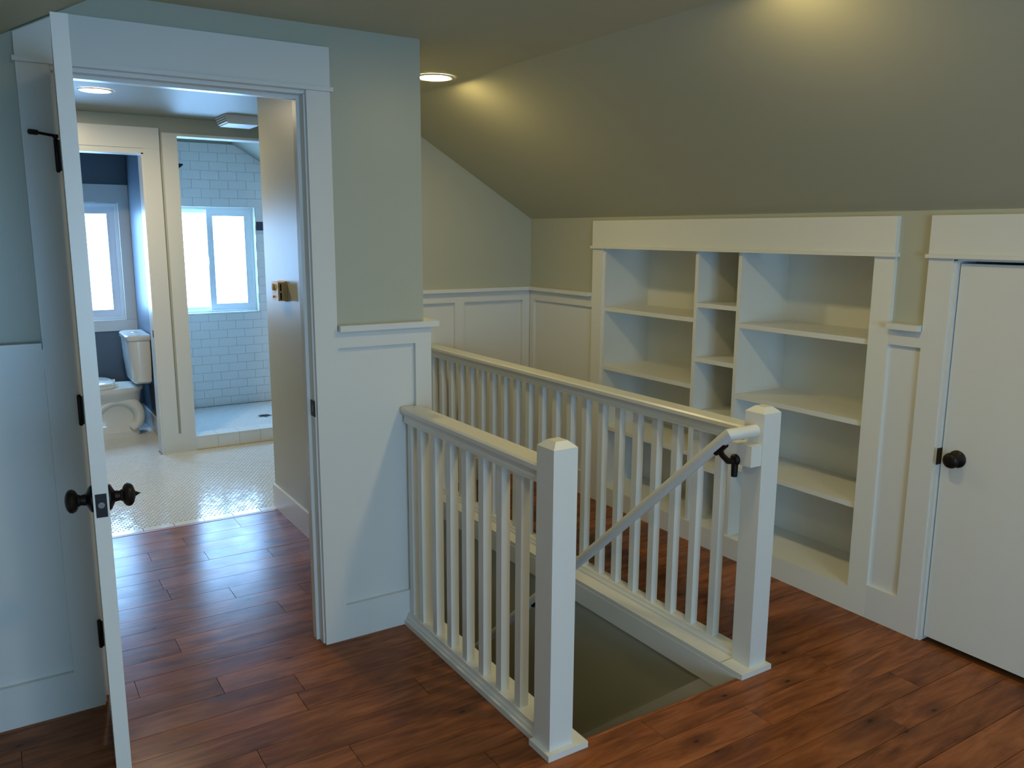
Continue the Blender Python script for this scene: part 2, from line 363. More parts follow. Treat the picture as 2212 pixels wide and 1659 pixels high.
frame_box(w, RW[0], RW[1], RW[2], RW[3], YR-.10, YR-.01, .03, VINYL)
sash(w, RW[0]+.03, .37, RW[2]+.03, RW[3]-.03, YR-.07, .04, .03, GLASS2); sash(w, .33, RW[1]-.03, RW[2]+.03, RW[3]-.03, YR-.05, .04, .03, GLASS2)

# ------------------------------------------------------------------ wainscot, casings, doors
CT = .020                                   # board thickness on wall A
ZCAP = 1.241; ZCB = 1.219; ZRB = 1.156; ZBB = .143
def header(parent, x0, x1, z0, z1, plane, face, back, sgn, lip=.014):
    """flat header with a small bead along its lower edge; plane 'y': runs in x on plane y=face"""
    e = .008
    if plane == 'y':
        bx('header', (x0, x1, face-.004, back, z0+lip, z1), TRIM, parent)
        bx('header_bead', (x0-e, x1+e, face-.014, back, z0, z0+lip), TRIM, parent, .004)
    else:
        bx('header', (face-.004, back, x0, x1, z0+lip, z1), TRIM, parent)
        bx('header_bead', (face-.014, back, x0-e, x1+e, z0, z0+lip), TRIM, parent, .004)
ci0, ci1, co0, co1 = -.005, .7716, -.0906, .857
t = root('trim_1', 'white flat casing and jamb of the open bathroom doorway', 'trim', (.38, 0, 0), 'structure')
bx('casing', (co0, ci0, -CT, 0, 0, 2.06), TRIM, t); bx('casing', (ci1, co1, -CT, 0, 0, 2.06), TRIM, t)
# header cut by the sloping ceiling
bm = bmesh.new(); prism(bm, [(co0,2.074),(co1,2.074),(co1,2.207),(.036,2.207),(co0,2.140)], 'y', -CT-.004, 0); obj('header', bm, TRIM, t, .0015)
bx('header_bead', (co0-.008, co1+.008, -CT-.014, 0, 2.06, 2.074), TRIM, t, .004)
bx('jamb', (-.018, .000, -.002, .117, 0, 2.05), TRIM, t); bx('jamb', (.766, .784, -.002, .117, 0, 2.05), TRIM, t)
bx('head_jamb', (-.018, .784, -.002, .117, 2.048, 2.066), TRIM, t)
bx('door_stop', (.000, .012, .042, .078, 0, 2.048), TRIM, t); bx('door_stop', (.754, .766, .042, .078, 0, 2.048), TRIM, t)
bx('door_stop', (.012, .754, .042, .078, 2.036, 2.048), TRIM, t)
bx('casing', (co0, ci0, .115, .135, 0, 2.06), TRIM, t); bx('casing', (ci1, co1, .115, .135, 0, 2.06), TRIM, t); bx('casing', (co0, co1, .115, .135, 2.06, 2.2), TRIM, t)
sp = bx('strike_plate', (.7635, .7665, -.006, .034, .905, .965), BRONZE, t, .003); tag(sp, 'black strike plate')
bx('strike_hole', (.763, .764, .006, .020, .922, .948), STEEL, sp, .001)

def wainscot_y(name, label, x0, x1, y, stiles, base=True, cap_x1=None, z0=0):
    """panelled wainscot on a wall facing -y (face plane y)"""
    t = root(name, label, 'wainscot', ((x0+x1)/2, y, z0), 'structure')
    bx('panel', (x0, x1, y-.002, y, z0, ZCB), TRIM, t, 0)
    bx('top_rail', (x0, x1, y-CT, y-.002, ZRB, ZCB), TRIM, t)
    if base: bx('baseboard', (x0, x1, y-CT, y-.002, z0, ZBB), TRIM, t)
    for a, b in stiles: bx('stile', (a, b, y-CT, y-.002, ZBB if base else z0, ZRB), TRIM, t)
    return t
t = wainscot_y('trim_2', 'white panelled wainscot between doorway casing and stair corner', co1, XE, 0, [(1.172, XE)])
bx('corner_board', (XE, XE+.022, -CT, .095, .0, ZCB), TRIM, t)
bm = bmesh.new(); prism(bm, [(co1+.003,0),(co1+.003,-.046),(XE+.046,-.046),(XE+.046,.11),(XE,.11),(XE,0)], 'z', ZCB, ZCAP); obj('chair_rail_cap', bm, TRIM, t, .004)
bx('end_baseboard', (XE, XE+.026, .095, 1.55, .0, ZBB), TRIM, t)
t = wainscot_y('trim_3', 'white panelled wainscot left of the open door', XL, co0, 0, [(-.62, -.55)])
bm = bmesh.new(); box(bm, XL, co0-.003, -.046, 0, ZCB, ZCAP); obj('chair_rail_cap', bm, TRIM, t, .004)
t = wainscot_y('trim_4', 'white panelled wainscot on the end wall behind the long railing', 2.02, XK-.02, YB, [(2.212,2.280),(2.709,XK-.02)])
bm = bmesh.new(); box(bm, XE, XK, YB-.046, YB, ZCB, ZCAP); obj('chair_rail_cap', bm, TRIM, t, .004)
bx('panel', (XE, 2.02, YB-.002, YB, -.3, ZCB), TRIM, t, 0); bx('top_rail', (XE, 2.02, YB-CT, YB-.002, ZRB, ZCB), TRIM, t); bx('stile', (1.715, 1.783, YB-CT, YB-.002, -.3, ZRB), TRIM, t)
t = root('trim_12_bounce', 'unseen white wainscot added along the left knee wall to bounce light', 'wainscot', (XL, -2.7, 0), 'structure')  # out-of-view white panelling, added to bounce light onto the left-facing sides
bx('panel', (XL, XL+.006, YR, -CT, 0, ZCB), TRIM, t, 0); bx('top_rail', (XL+.006, XL+CT, YR, -CT, ZRB, ZCB), TRIM, t); bx('baseboard', (XL+.006, XL+CT, YR, -CT, 0, ZBB), TRIM, t)
bm = bmesh.new(); box(bm, XL, XL+.046, YR, -.05, ZCB, ZCAP); obj('chair_rail_cap', bm, TRIM, t, .004)
for yy in (-.6, -1.3, -2.0, -2.7, -3.4, -4.1, -4.8): bx('stile', (XL+.006, XL+CT, yy-.035, yy+.035, ZBB, ZRB), TRIM, t)
# knee wall wainscot
KF = XK-.018
yb1, yb2, yb3 = .921, -.977, -1.114
t = root('trim_6', 'white wainscot panel between the end wall corner and the bookcase', 'wainscot', (XK, 1.25, 0), 'structure')
bx('panel', (XK-.002, XK, yb1, YB-CT, 0, ZCB), TRIM, t, 0); bx('top_rail', (KF, XK-.002, yb1, YB-CT, ZRB, ZCB), TRIM, t)
bx('baseboard', (KF, XK-.002, yb1, YB-CT, 0, ZBB), TRIM, t); bx('stile', (KF, XK-.002, YB-CT-.045, YB-CT, ZBB, ZRB), TRIM, t)
bm = bmesh.new(); box(bm, XK-.046, XK, yb1+.003, YB-.046, ZCB, ZCAP); obj('chair_rail_cap', bm, TRIM, t, .004)
t = root('trim_7', 'narrow white wainscot panel between bookcase and closet door', 'wainscot', (XK, -1.045, 0), 'structure')
bx('panel', (XK-.002, XK, yb3, yb2, 0, ZCB), TRIM, t, 0); bx('top_rail', (KF, XK-.002, yb3, yb2, ZRB, ZCB), TRIM, t)
bx('baseboard', (KF, XK-.002, yb3, yb2, 0, ZBB), TRIM, t)
bm = bmesh.new(); box(bm, XK-.046, XK, yb3+.003, yb2-.003, ZCB, ZCAP); obj('chair_rail_cap', bm, TRIM, t, .004)
# closet door
t = root('trim_8', 'white casing and jamb around the low closet door', 'trim', (XK, -1.5, 0), 'structure')
bx('casing', (KF, XK, -1.206, yb3, 0, 1.496), TRIM, t); bx('casing', (KF, XK, -2.022, DR0, 0, 1.496), TRIM, t)
header(t, -2.022, yb3, 1.496, 1.652, 'x', KF, XK, 1)
bx('jamb', (XK-.010, 2.90, DR1-.014, DR1+.002, 0, 1.492), TRIM, t); bx('jamb', (XK-.010, 2.90, DR0-.002, DR0+.014, 0, 1.492), TRIM, t); bx('head_jamb', (XK-.010, 2.90, DR0, DR1, 1.488, 1.498), TRIM, t)
sp = bx('strike_plate', (KF-.002, XK+.01, -1.2225, -1.2195, .722, .786), BRONZE, t, .001); tag(sp, 'dark bronze strike plate')
d = root('door_1', 'low white slab closet door with round dark bronze knob', 'door', (2.80, -1.57, .012), 'structure')
bx('door_slab', (2.793, 2.828, DR0+.017, DR1-.018, .020, 1.478), TRIM, d, .002)
def knob(parent, o, axis, tip=False):
    bm = bmesh.new(); lathe(bm, [(0,.033),(.004,.033),(.0075,.029),(.011,.021),(.015,.0145),(.026,.0125),(.030,.015),(.033,.0155)], o, axis, 28)
    r_ = obj('knob_rose', bm, BRONZE, parent, 0, True)
    bm = bmesh.new()
    pr = [(.031,.012),(.0335,.020),(.038,.0265),(.045,.0295),(.052,.0275),(.057,.021),(.060,.011)]
    pr += [(.0615,.0065),(.067,.0035),(.074,0)] if tip else [(.061,0)]
    lathe(bm, pr, o, axis, 28); obj('knob', bm, BRONZE, parent, 0, True)
knob(d, (2.793, -1.284, .755), (-1, 0, 0))

# open bathroom door
HP = Vector((-.004, -.026, 0)); OPEN = math.radians(-94.4)
d = root('door_2', 'white bathroom door with dark bronze knobs swung wide open on black hinges', 'door', (HP.x, HP.y, 0), 'structure')
dd = []
DW, DT = .762, .0345
def dpart(name, dims, m, bevel=.0015, parent=None):
    bm = bmesh.new(); box(bm, *dims); me = mesh_of(name, bm, m, bevel); o = D.objects.new(name, me); COL.objects.link(o); o.parent = parent or d; return o
# local: x along door width from hinge, y thickness (behind the pin), z up
y0, y1 = .010, .010+DT; xa, xb = .004, .004+DW
dpart('stile', (xa, xa+.115, y0, y1, .012, 2.040), TRIM); dpart('stile', (xb-.115, xb, y0, y1, .012, 2.040), TRIM)
for za, zb in ((.012,.25),(.95,1.09),(1.92,2.040)): dpart('rail', (xa+.115, xb-.115, y0, y1, za, zb), TRIM)
for za, zb in ((.25,.95),(1.09,1.92)): dpart('panel', (xa+.115, xb-.115, y0+.012, y1-.012, za, zb), TRIM, 0)
fp = dpart('latch_plate', (xb-.0005, xb+.0012, (y0+y1)/2-.0125, (y0+y1)/2+.0125, .902, .960), BRONZE, .0008)
bm = bmesh.new(); lathe(bm, [(0,.0075),(.004,.0075)], (xb+.001, (y0+y1)/2, .933), (1,0,0), 16); me = mesh_of('latch_bolt', bm, STEEL, 0, True); o = D.objects.new('latch_bolt', me); COL.objects.link(o); o.parent = fp
def dknob(yy, ax, tip):
    for nm, pr in (('knob_rose', [(0,.033),(.004,.033),(.0075,.029),(.011,.021),(.015,.0145),(.026,.0125),(.030,.015),(.033,.0155)]),
                   ('knob', [(.031,.012),(.0335,.020),(.038,.0265),(.045,.0295),(.052,.0275),(.057,.021),(.060,.011)]+([(.0615,.0065),(.067,.0035),(.074,0)] if tip else [(.061,0)]))):
        bm = bmesh.new(); lathe(bm, pr, (xb-.060, yy, .933), ax, 28); me = mesh_of(nm, bm, BRONZE, 0, True); o = D.objects.new(nm, me); COL.objects.link(o); o.parent = d
dknob(y0, (0,-1,0), False); dknob(y1, (0,1,0), True)
for hz in (.26, 1.02, 1.80):
    bm = bmesh.new(); lathe(bm, [(0,.004),(.004,.0065),(.096,.0065),(.100,.004)], (-.001, 0, hz-.05), (0,0,1), 14); box(bm, .001, .0035, .003, .030, hz-.045, hz+.045)
    me = mesh_of('hinge', bm, BRONZE, 0, True); o = D.objects.new('hinge', me); COL.objects.link(o); o.parent = d
    if hz > 1.5:
        # hinge-pin stop: rod with rubber bumper standing off towards the casing
        bm = bmesh.new(); A = Vector((0, 0, hz+.056)); Bv = Vector((math.cos(-OPEN)*-.062-.0, 0, 0))
        v1 = Matrix.Rotation(-OPEN, 3, 'Z') @ Vector((-.050, -.030, .004)); v2 = Matrix.Rotation(-OPEN, 3, 'Z') @ Vector((-.070, -.042, .004))
        lathe(bm, [(-.006,.008),(.004,.008)], A, (0,0,1), 14); tube(bm, [A, A+v1], .0042, 10); s = mesh_of('pin_stop_rod', bm, BRONZE, 0, True); o = D.objects.new('pin_stop_rod', s); COL.objects.link(o); o.parent = d
        bm = bmesh.new(); tube(bm, [A+v1*.98, A+v2], .0075, 12); s = mesh_of('pin_stop_bumper', bm, RUBBER, 0, True); o = D.objects.new('pin_stop_bumper', s); COL.objects.link(o); o.parent = d
d.rotation_euler = (0, 0, OPEN)

# ------------------------------------------------------------------ built-in bookcase
b = root('built_in_bookcase', 'white built-in bookcase with three open bays set into the knee wall', 'bookcase', (XK, -.03, 0))
XBK = 3.105; bi0, bi1 = BK0, BK1
bx('casing', (KF, XK, bi1, yb1, 0, 1.496), SHELFM, b); bx('casing', (KF, XK, yb2, bi0, 0, 1.496), SHELFM, b)
e = .008
bx('header', (KF-.004, XK, yb2, yb1, 1.510, 1.652), SHELFM, b); bx('header_bead', (KF-.014, XK, yb2-e, yb1+e, 1.496, 1.510), SHELFM, b, .004)
FX = XK-.008
bx('side_panel', (FX, XBK, bi1-.020, bi1, .10, 1.496), SHELFM, b); bx('side_panel', (FX, XBK, bi0, bi0+.004, .10, 1.496), SHELFM, b)
bx('back_panel', (XBK, XBK+.015, bi0, bi1, 0, 1.52), SHELFM, b, 0); bx('top_panel', (XK, XBK, bi0, bi1, 1.496, 1.515), SHELFM, b, 0)
bx('base_board', (KF, XK, bi0, bi1, 0, .105), SHELFM, b); bx('bottom_shelf', (XK, XBK, bi0, bi1, .083, .105), SHELFM, b)
bx('divider', (FX, XBK, .081, .102, .105, 1.496), SHELFM, b); bx('divider', (FX, XBK, -.198, -.177, .105, 1.496), SHELFM, b)
for z in (1.142, .802, .449):
    bx('shelf', (FX+.002, XBK, .102, bi1-.020, z, z+.022), SHELFM, b); bx('shelf', (FX+.002, XBK, bi0+.004, -.198, z, z+.022), SHELFM, b)
for z in (1.220, .945, .670, .395): bx('shelf', (FX+.002, XBK, -.177, .081, z, z+.022), SHELFM, b)

# ------------------------------------------------------------------ railings
HW = .0425
PROF = [(-.036,.908),(.036,.908),(HW,.902),(HW,.889),(.035,.881),(.029,.874),(.028,.866),(.031,.859),(.031,.846),(-.031,.846),(-.031,.859),(-.028,.866),(-.029,.874),(-.035,.881),(-HW,.889),(-HW,.902)]
SHOE = [(-.0335,.020),(.0335,.020),(.0335,.030),(.029,.036),(.026,.044),(.026,.048),(-.026,.048),(-.026,.044),(-.029,.036),(-.0335,.030)]
BAL = None
def railing(name, label, x, ya, yb, yp, bal_ys, board, py):
    global BAL
    t = root(name, label, 'railing', (x, (ya+yb)/2, 0), None, 'railings of the stair opening')
    bm = bmesh.new(); prism(bm, [(x+p, z) for p, z in PROF], 'y', ya, yb); obj('handrail', bm, TRIM, t, .0012)
    bm = bmesh.new(); prism(bm, [(x+p, z) for p, z in SHOE], 'y', ya, yb); obj('shoe_rail', bm, TRIM, t, .0008)
    bx('base_board', (board[0], board[1], ya, yb, 0, .020), TRIM, t, .002)
    if BAL is None:
        bm = bmesh.new(); box(bm, -.0165, .0165, -.0165, .0165, 0, .800); BAL = mesh_of('baluster', bm, TRIM, .0015)
    for y in bal_ys:
        o = D.objects.new('baluster', BAL); COL.objects.link(o); o.parent = t; o.location = Vector((x, y, .047))-t.location
    # newel post
    w = .043
    bm = bmesh.new(); box(bm, x-w, x+w, yp-w, yp+w, .020, .968); np_ = obj('newel_post', bm, TRIM, t, .002)
    bm = bmesh.new(); q = .022
    A = [bm.verts.new((x+sx*w, yp+sy*w, .9678)) for sx, sy in ((-1,-1),(1,-1),(1,1),(-1,1))]
    B = [bm.verts.new((x+sx*(w-q), yp+sy*(w-q), .987)) for sx, sy in ((-1,-1),(1,-1),(1,1),(-1,1))]
    bm.faces.new(B); bm.faces.new(A[::-1])
    for i in range(4): bm.faces.new((A[i], A[(i+1)%4], B[(i+1)%4], B[i]))
    obj('post_cap', bm, TRIM, np_)
    bx('post_plate', (py[0], py[1], py[2], py[3], 0, .020), TRIM, np_, .003)
    return t
railing('stair_railing', 'short white stair railing with square balusters joined to the wainscot corner', 1.146, -.968, -CT, -1.011,
        [-.040]+[-.125-.1175*i for i in range(7)], (1.103, 1.232), (1.086, 1.236, -1.074, -.966))
far = railing('stair_railing', 'long white stair railing with square balusters in front of the bookcase', 2.047, -.950, YB-CT, -.993,
        [-.810+.1175*i for i in range(21)], (1.946, 2.098), (1.9455, 2.100, -1.056, -.948))
bx('fascia_board', (1.945, 1.965, -1.044, YB-.03, -.088, 0), TRIM, far)
# sloping skirt board on stairwell wall
sk = lambda y: -.107-.89*(y+.833)
bm = bmesh.new(); prism(bm, [(-1.044,-.089),(-.853,-.089),(1.55,sk(1.55)),(1.55,sk(1.55)-.36),(-1.044,sk(-1.044)-.36)], 'x', 1.951, 1.965); o = struct('trim_9', bm, TRIM, 'sloping skirt board along the stairwell wall', 'skirt board')
# staircase
s = root('staircase', 'straight wooden staircase descending between the two railings', 'staircase', (1.58, .2, -2.23))
for i in range(1, 12):
    ty = -1.045+(i-1)*.2205
    bx('tread', (1.222, 1.944, ty, ty+.25, -.2*i-.03, -.2*i), CARPET, s, .004)
    bx('riser', (1.222, 1.944, ty, ty+.015, -.2*i, -.2*i+.169), TRIM, s, .001)
# wall handrail
h = root('stair_handrail', 'round white handrail running down the stairwell on black brackets', 'handrail', (1.90, -.2, -.7))
x = 1.873; P0 = Vector((x, -1.000, .905)); P1 = Vector((x, 1.0, .905-2.0*.905))
def mitred(end, r=.0215, seg=20):
    d_ = (end-P0).normalized(); other = (P1-P0).normalized() if end.x > P0.x else Vector((1,0,0))
    n_ = (d_-other).normalized(); u = d_.cross(Vector((0,0,1)) if abs(d_.z) < .9 else Vector((1,0,0))).normalized(); w_ = d_.cross(u)
    bm = bmesh.new(); A, B = [], []
    for k in range(seg):
        o = (u*math.cos(2*math.pi*k/seg)+w_*math.sin(2*math.pi*k/seg))*r
        A.append(bm.verts.new(P0+o-d_*(o.dot(n_)/d_.dot(n_)))); B.append(bm.verts.new(end+o))
    bm.faces.new(A[::-1]); bm.faces.new(B)
    for k in range(seg): bm.faces.new((A[k], A[(k+1)%seg], B[(k+1)%seg], B[k]))
    return bm
obj('rail', mitred(P1), TRIM, h, 0, True)
obj('rail_return', mitred(Vector((2.0035, -1.000, .905))), TRIM, h, 0, True)
mb = bx('mounting_block', (1.952, 2.0035, -1.033, -.915, .785, .860), TRIM, h, .003)
def bracket(bx_, y, railz, wallx):
    bm = bmesh.new()
    tube(bm, [(wallx-.004, y, railz-.075), (wallx-.004, y, railz-.135)], [.013, .0115], 12)
    lathe(bm, [(0,.021),(.007,.021),(.013,.015)], (wallx, y, railz-.075), (-1,0,0), 18)
    tube(bm, [(wallx-.006, y, railz-.078), ((wallx+bx_)/2, y, railz-.074), (bx_+.006, y, railz-.045), (bx_, y, railz-.026)], [.012, .011, .010, .010], 10)
    dv = (P1-P0).normalized(); c = Vector((bx_, y, railz-.0235)); n = Vector((0,.67,.74))
    tube(bm, [c-dv*.030, c+dv*.030], .012, 10)
    br = obj('bracket', bm, BRONZE, h, 0, True); tag(br, 'black cast handrail bracket'); return br
zat = lambda y: .905-(y+1.0)*.905
bracket(x, -.965, zat(-.965), 1.952); bracket(x, .16, zat(.16), 1.965)

# ------------------------------------------------------------------ ceiling lights
def downlight(label, x, y, z, lens, r=.072):
    t = root('recessed_downlight', label, 'ceiling light', (x, y, z-.012), None, 'recessed ceiling downlights')
    bm = bmesh.new(); lathe(bm, [(0,r+.018),(-.004,r+.018),(-.007,r+.012),(-.006,r+.002),(.0,r)], (x, y, z), (0,0,1), 40)
    bm.faces.ensure_lookup_table()
    bm.free(); bm = bmesh.new()
    R = [(r+.020, z-.0005), (r+.018, z-.005), (r+.010, z-.007), (r, z-.005), (r-.004, z-.0005)]
    rings = [[bm.verts.new((x+rr*math.cos(2*math.pi*k/40), y+rr*math.sin(2*math.pi*k/40), zz)) for k in range(40)] for rr, zz in R]
    for i in range(4):
        for k in range(40): bm.faces.new((rings[i][k], rings[i][(k+1)%40], rings[i+1][(k+1)%40], rings[i+1][k]))
    obj('trim_ring', bm, TRIM, t, 0, True)
    bm = bmesh.new(); lathe(bm, [(-.0005, r-.001), (-.004, r-.001), (-.0075, r*.7), (-.009, 0)], (x, y, z), (0,0,1), 40); obj('lens', bm, lens, t, 0, True)
    return t
downlight('lit recessed downlight in the ceiling above the far end of the stairs', 1.610, .640, ZC, LENS)
downlight('lit recessed downlight in the ceiling above the head of the stairs', 1.610, -1.25, ZC, LENS)
downlight('lit recessed downlight in the ceiling near the gable window', 1.610, -3.2, ZC, LENS)
downlight('lit recessed downlight in the ceiling over the open bathroom door', .300, -2.5, ZC, LENS2)
downlight('lit recessed downlight in the ceiling between the left knee wall and gable window', .300, -4.4, ZC, LENS2)
downlight('lit recessed downlight in the bathroom ceiling', .395, 2.36, ZB, LENSB, .070)

# ------------------------------------------------------------------ hallway and bathroom
bx0 = bx('baseboard_hall', (XH-.013, XH, .135, 1.735, 0, .138), TRIM, None); tag(bx0, 'white baseboard along the hallway wall beside the bathroom', 'baseboard', None, 'structure')
t = root('thermostat', 'beige wall thermostat with dial and slots on the hallway wall', 'thermostat', (XH, 1.43, 1.222))
bx('back_plate', (XH-.012, XH, 1.350, 1.470, 1.222, 1.326), BEIGE, t, .002); cv = bx('cover', (XH-.046, XH-.012, 1.354, 1.466, 1.226, 1.322), BEIGE, t, .004)
bx('vent_slot', (XH-.036, XH-.028, 1.3525, 1.355, 1.278, 1.314), SLOTM, cv, 0); bx('vent_slot', (XH-.036, XH-.028, 1.3525, 1.355, 1.232, 1.268), SLOTM, cv, 0)
bm = bmesh.new(); lathe(bm, [(0,.018),(.010,.017),(.012,.012),(.012,0)], (XH-.046, 1.423, 1.295), (-1,0,0), 22); obj('dial', bm, BEIGE, cv, 0, True)
bm = bmesh.new(); lathe(bm, [(0,.006),(.008,.006),(.008,0)], (XH-.046, 1.428, 1.245), (-1,0,0), 12); obj('switch_button', bm, BEIGE, cv, 0, True)
t = root('exhaust_fan_cover', 'white louvred exhaust fan cover on the bathroom ceiling', 'fan cover', (1.33, 3.03, 2.288))
bm = bmesh.new(); prism(bm, [(1.222,ZB),(1.45,ZB),(1.45,2.288),(1.247,2.288)], 'y', 2.92, 3.16); obj('housing', bm, VINYL, t, .002)
for i in range(4):
    zz = 2.337-i*.0125; xx = 1.2245+i*.0055
    bx('louvre', (xx-.008, xx+.004, 2.925, 3.155, zz-.0035, zz+.0035), VINYL, t, .001)
    if i < 3: bx('louvre_gap', (xx+.0005, xx+.003, 2.925, 3.155, zz-.009, zz-.004), SLOTM, t, 0)

# bathroom floor
bm = bmesh.new(); box(bm, -.60, 2.5, 1.685, YO, -.25, -.0022); bfl = struct('floor.002', bm, GROUT, 'white hexagon tile floor of the bathroom with dark grout', 'floor')
for i in range(9):
    a = -.09+.1565*i-.0; a = .378-.1565*3+.1565*i
    if a > XH-.02: break
    bx('border_tile', (a+.002, min(a+.1545, XH-.002), 1.686, 1.744, -.0022, .0008), TILE, bfl, .0012)
HS = .0262; RH = HS/math.sqrt(3)*.905
def hexverts(cx, cy, z0, z1, tilt=(0,0)):
    lo, hi = [], []
    for k in range(6):
        a = math.pi/6+k*math.pi/3; ox, oy = RH*math.cos(a), RH*math.sin(a)
        lo.append((cx+ox, cy+oy, z0)); hi.append((cx+ox*.93, cy+oy*.93, z1+ox*tilt[0]+oy*tilt[1]))
    return lo, hi
FACES = [(6,7,8,9,10,11)]+[(i, (i+1)%6, 6+(i+1)%6, 6+i) for i in range(6)]
def hex_field(x0, x1, y0, y1, skip):
    out = []; j = 0; y = y0
    while y < y1:
        x = x0+(HS/2 if j % 2 else 0)
        while x < x1:
            if not skip(x, y): out.append((x, y))
            x += HS
        y += HS*math.sqrt(3)/2; j += 1
    return out
def in_wall(x, y):
    if YS-.012 < y < YS+.13 and not (-.01 < x < .745): return True
    if y >= YS+.13 and x > .825: return True
    return x < -.58 or x > 2.48
cells = hex_field(-.59, 2.47, 1.744+RH*1.05, YO-.01, in_wall)
vis = sorted([c for c in cells if .16 < c[0] < 1.06+.35*max(0, c[1]-1.74)], key=lambda c: c[1]+.35*abs(c[0]-.65))[:300]
vs = set(vis)
HM = []
for q in range(8):
    bm = bmesh.new(); lo, hi = hexverts(0, 0, 0, .0026, (random.uniform(-.012,.012), random.uniform(-.012,.012))); V = [bm.verts.new(p) for p in lo+hi]
    for f in FACES: bm.faces.new([V[i] for i in f])
    HM.append(mesh_of('hexagon_tile', bm, TILE))
for c in vis:
    o = D.objects.new('hexagon_tile', random.choice(HM)); COL.objects.link(o); o.parent = bfl; o.location = Vector((c[0], c[1], -.0022))-bfl.location
def hex_mesh(name, cs, z0, parent):
    V, F = [], []
    for cx, cy in cs:
        lo, hi = hexverts(cx, cy, z0, z0+.0026, (random.uniform(-.012,.012), random.uniform(-.012,.012))); n = len(V); V += lo+hi
        F += [tuple(n+i for i in f) for f in FACES]
    me = D.meshes.new(name); me.from_pydata([Vector(v)-parent.location for v in V], [], F); me.update(); me.materials.append(TILE)
    o = D.objects.new(name, me); COL.objects.link(o); o.parent = parent; o['kind'] = 'stuff'; return o
hex_mesh('hexagon_tile_field', [c for c in cells if c not in vs], -.0022, bfl)
# shower
bm = bmesh.new(); box(bm, SHX0, SHX1, YS+.125, YO, 0, .048); sfl = struct('floor.003', bm, GROUT, 'small hexagon tile floor of the walk-in shower', 'floor')
hex_mesh('shower_hexagon_tiles', hex_field(.985, SHX1-.02, YS+.145, YO-.025, lambda x, y: (x-1.68)**2+(y-3.97)**2 < .052**2), .048, sfl)
dr = root('shower_drain', 'round dark drain grate in the shower floor', 'drain', (1.68, 3.97, .048))
bm = bmesh.new(); lathe(bm, [(0,.050),(.0035,.050),(.0045,.046),(.0045,.042),(.0025,.041),(.0025,0)], (1.68, 3.97, .0482), (0,0,1), 28); obj('drain_ring', bm, STEEL, dr, 0, True)
for i in range(5):
    bx('grate_slot', (1.645, 1.715, 3.945+i*.0125-.004, 3.945+i*.0125+.004, .0505, .0512), SLOTM, dr, 0)
cb = root('trim_13', 'tiled curb at the shower entrance', 'curb', (1.6, YS+.05, 0), 'structure')
bx('curb_core', (.985, SHX1, YS-.006, YS+.125, 0, .096), GROUTW, cb, 0)
for i in range(9):
    a = .986+i*.1565
    if a > SHX1-.02: break
    e2 = min(a+.1545, SHX1)
    bx('curb_tile', (a, e2, YS-.012, YS-.006, .006, .098), TILE, cb, .0015); bx('curb_cap_tile', (a, e2, YS-.014, YS+.130, .096, .103), TILE, cb, .002)
bx('caulk_bead', (.986, SHX1, YS-.018, YS-.006, 0, .009), CAULK, cb, .003)
# subway tile on the shower window wall
bm = bmesh.new(); box(bm, .951, SHX1-.001, YO-.006, YO, .048, W1[2]-.012); box(bm, .951, SHX1-.001, YO-.006, YO, W1[3], 2.30)
box(bm, .951, W1[0], YO-.006, YO, W1[2]-.012, W1[3]); box(bm, W1[1], SHX1-.001, YO-.006, YO, W1[2]-.012, W1[3])
box(bm, .950, .957, YS+.125, YO-.006, .048, 2.30); box(bm, SHX1-.007, SHX1, YS+.125, YO-.006, .048, ZB-SLR*(SHX1-CRB)-.01); box(bm, .957, SHX1-.007, YS+.12, YS+.127, 2.235, 2.30)
stw = struct('wall_shower', bm, GROUTW, 'white running-bond subway tile wall of the shower', 'wall')
FULL = None
def tile_piece(a, b2, z0, z1):
    global FULL
    full = abs(b2-a-.1495) < 1e-4 and abs(z1-z0-.0735) < 1e-4
    if b2-a < .012 or z1-z0 < .01: return
    if full and FULL:
        o = D.objects.new('subway_tile', FULL)
    else:
        bm = bmesh.new(); box(bm, -(b2-a)/2, (b2-a)/2, -.006, 0, 0, z1-z0); me = mesh_of('subway_tile', bm, TILE, .0012)
        if full: FULL = me
        o = D.objects.new('subway_tile', me)
    COL.objects.link(o); o.parent = stw; o.location = Vector(((a+b2)/2, YO-.006, z0))-stw.location
j = 0; z = .052
while z < 2.26:
    z1 = z+.0735; a = .955-(.0755 if j % 2 else 0)
    while a < 2.2:
        p0, p1 = max(a, .953), min(a+.1495, SHX1-.002)
        if z1 > W1[2]-.012 and z < W1[3] and p1 > W1[0] and p0 < W1[1]:
            if z < W1[2]-.014: tile_piece(p0, p1, z, W1[2]-.014)
            elif z1 > W1[3]+.002: tile_piece(p0, p1, W1[3]+.002, z1)
            else:
                if p0 < W1[0]: tile_piece(p0, W1[0]-.001, z, z1)
                if p1 > W1[1]: tile_piece(W1[1]+.001, p1, z, z1)
        elif not (1.853 < (p0+p1)/2 < 2.02 and 1.58 < (z+z1)/2 < 1.69): tile_piece(p0, p1, z, z1)
        a += .1515
    z += .0755; j += 1
a = bx('accent_tile', (1.858, 2.01, YO-.014, YO-.006, 1.592, 1.668), SLATE, None, .0015); tag(a, 'dark slate accent tile beside the shower window', 'tile')
a = root('shower_fixture', 'dark shower head on a short arm inside the shower', 'shower fixture', (.965, 4.3, 2.12))
bm = bmesh.new(); tube(bm, [(.951, 4.30, 2.16), (1.08, 4.30, 2.155), (1.145, 4.30, 2.125)], .010, 12); obj('shower_arm', bm, BRONZE, a, 0, True)
bm = bmesh.new(); lathe(bm, [(0,.012),(.03,.02),(.055,.05),(.062,.052),(.066,.045),(.066,0)], (1.140, 4.30, 2.128), (.62,0,-.78), 22); obj('spray_head', bm, BRONZE, a, 0, True)
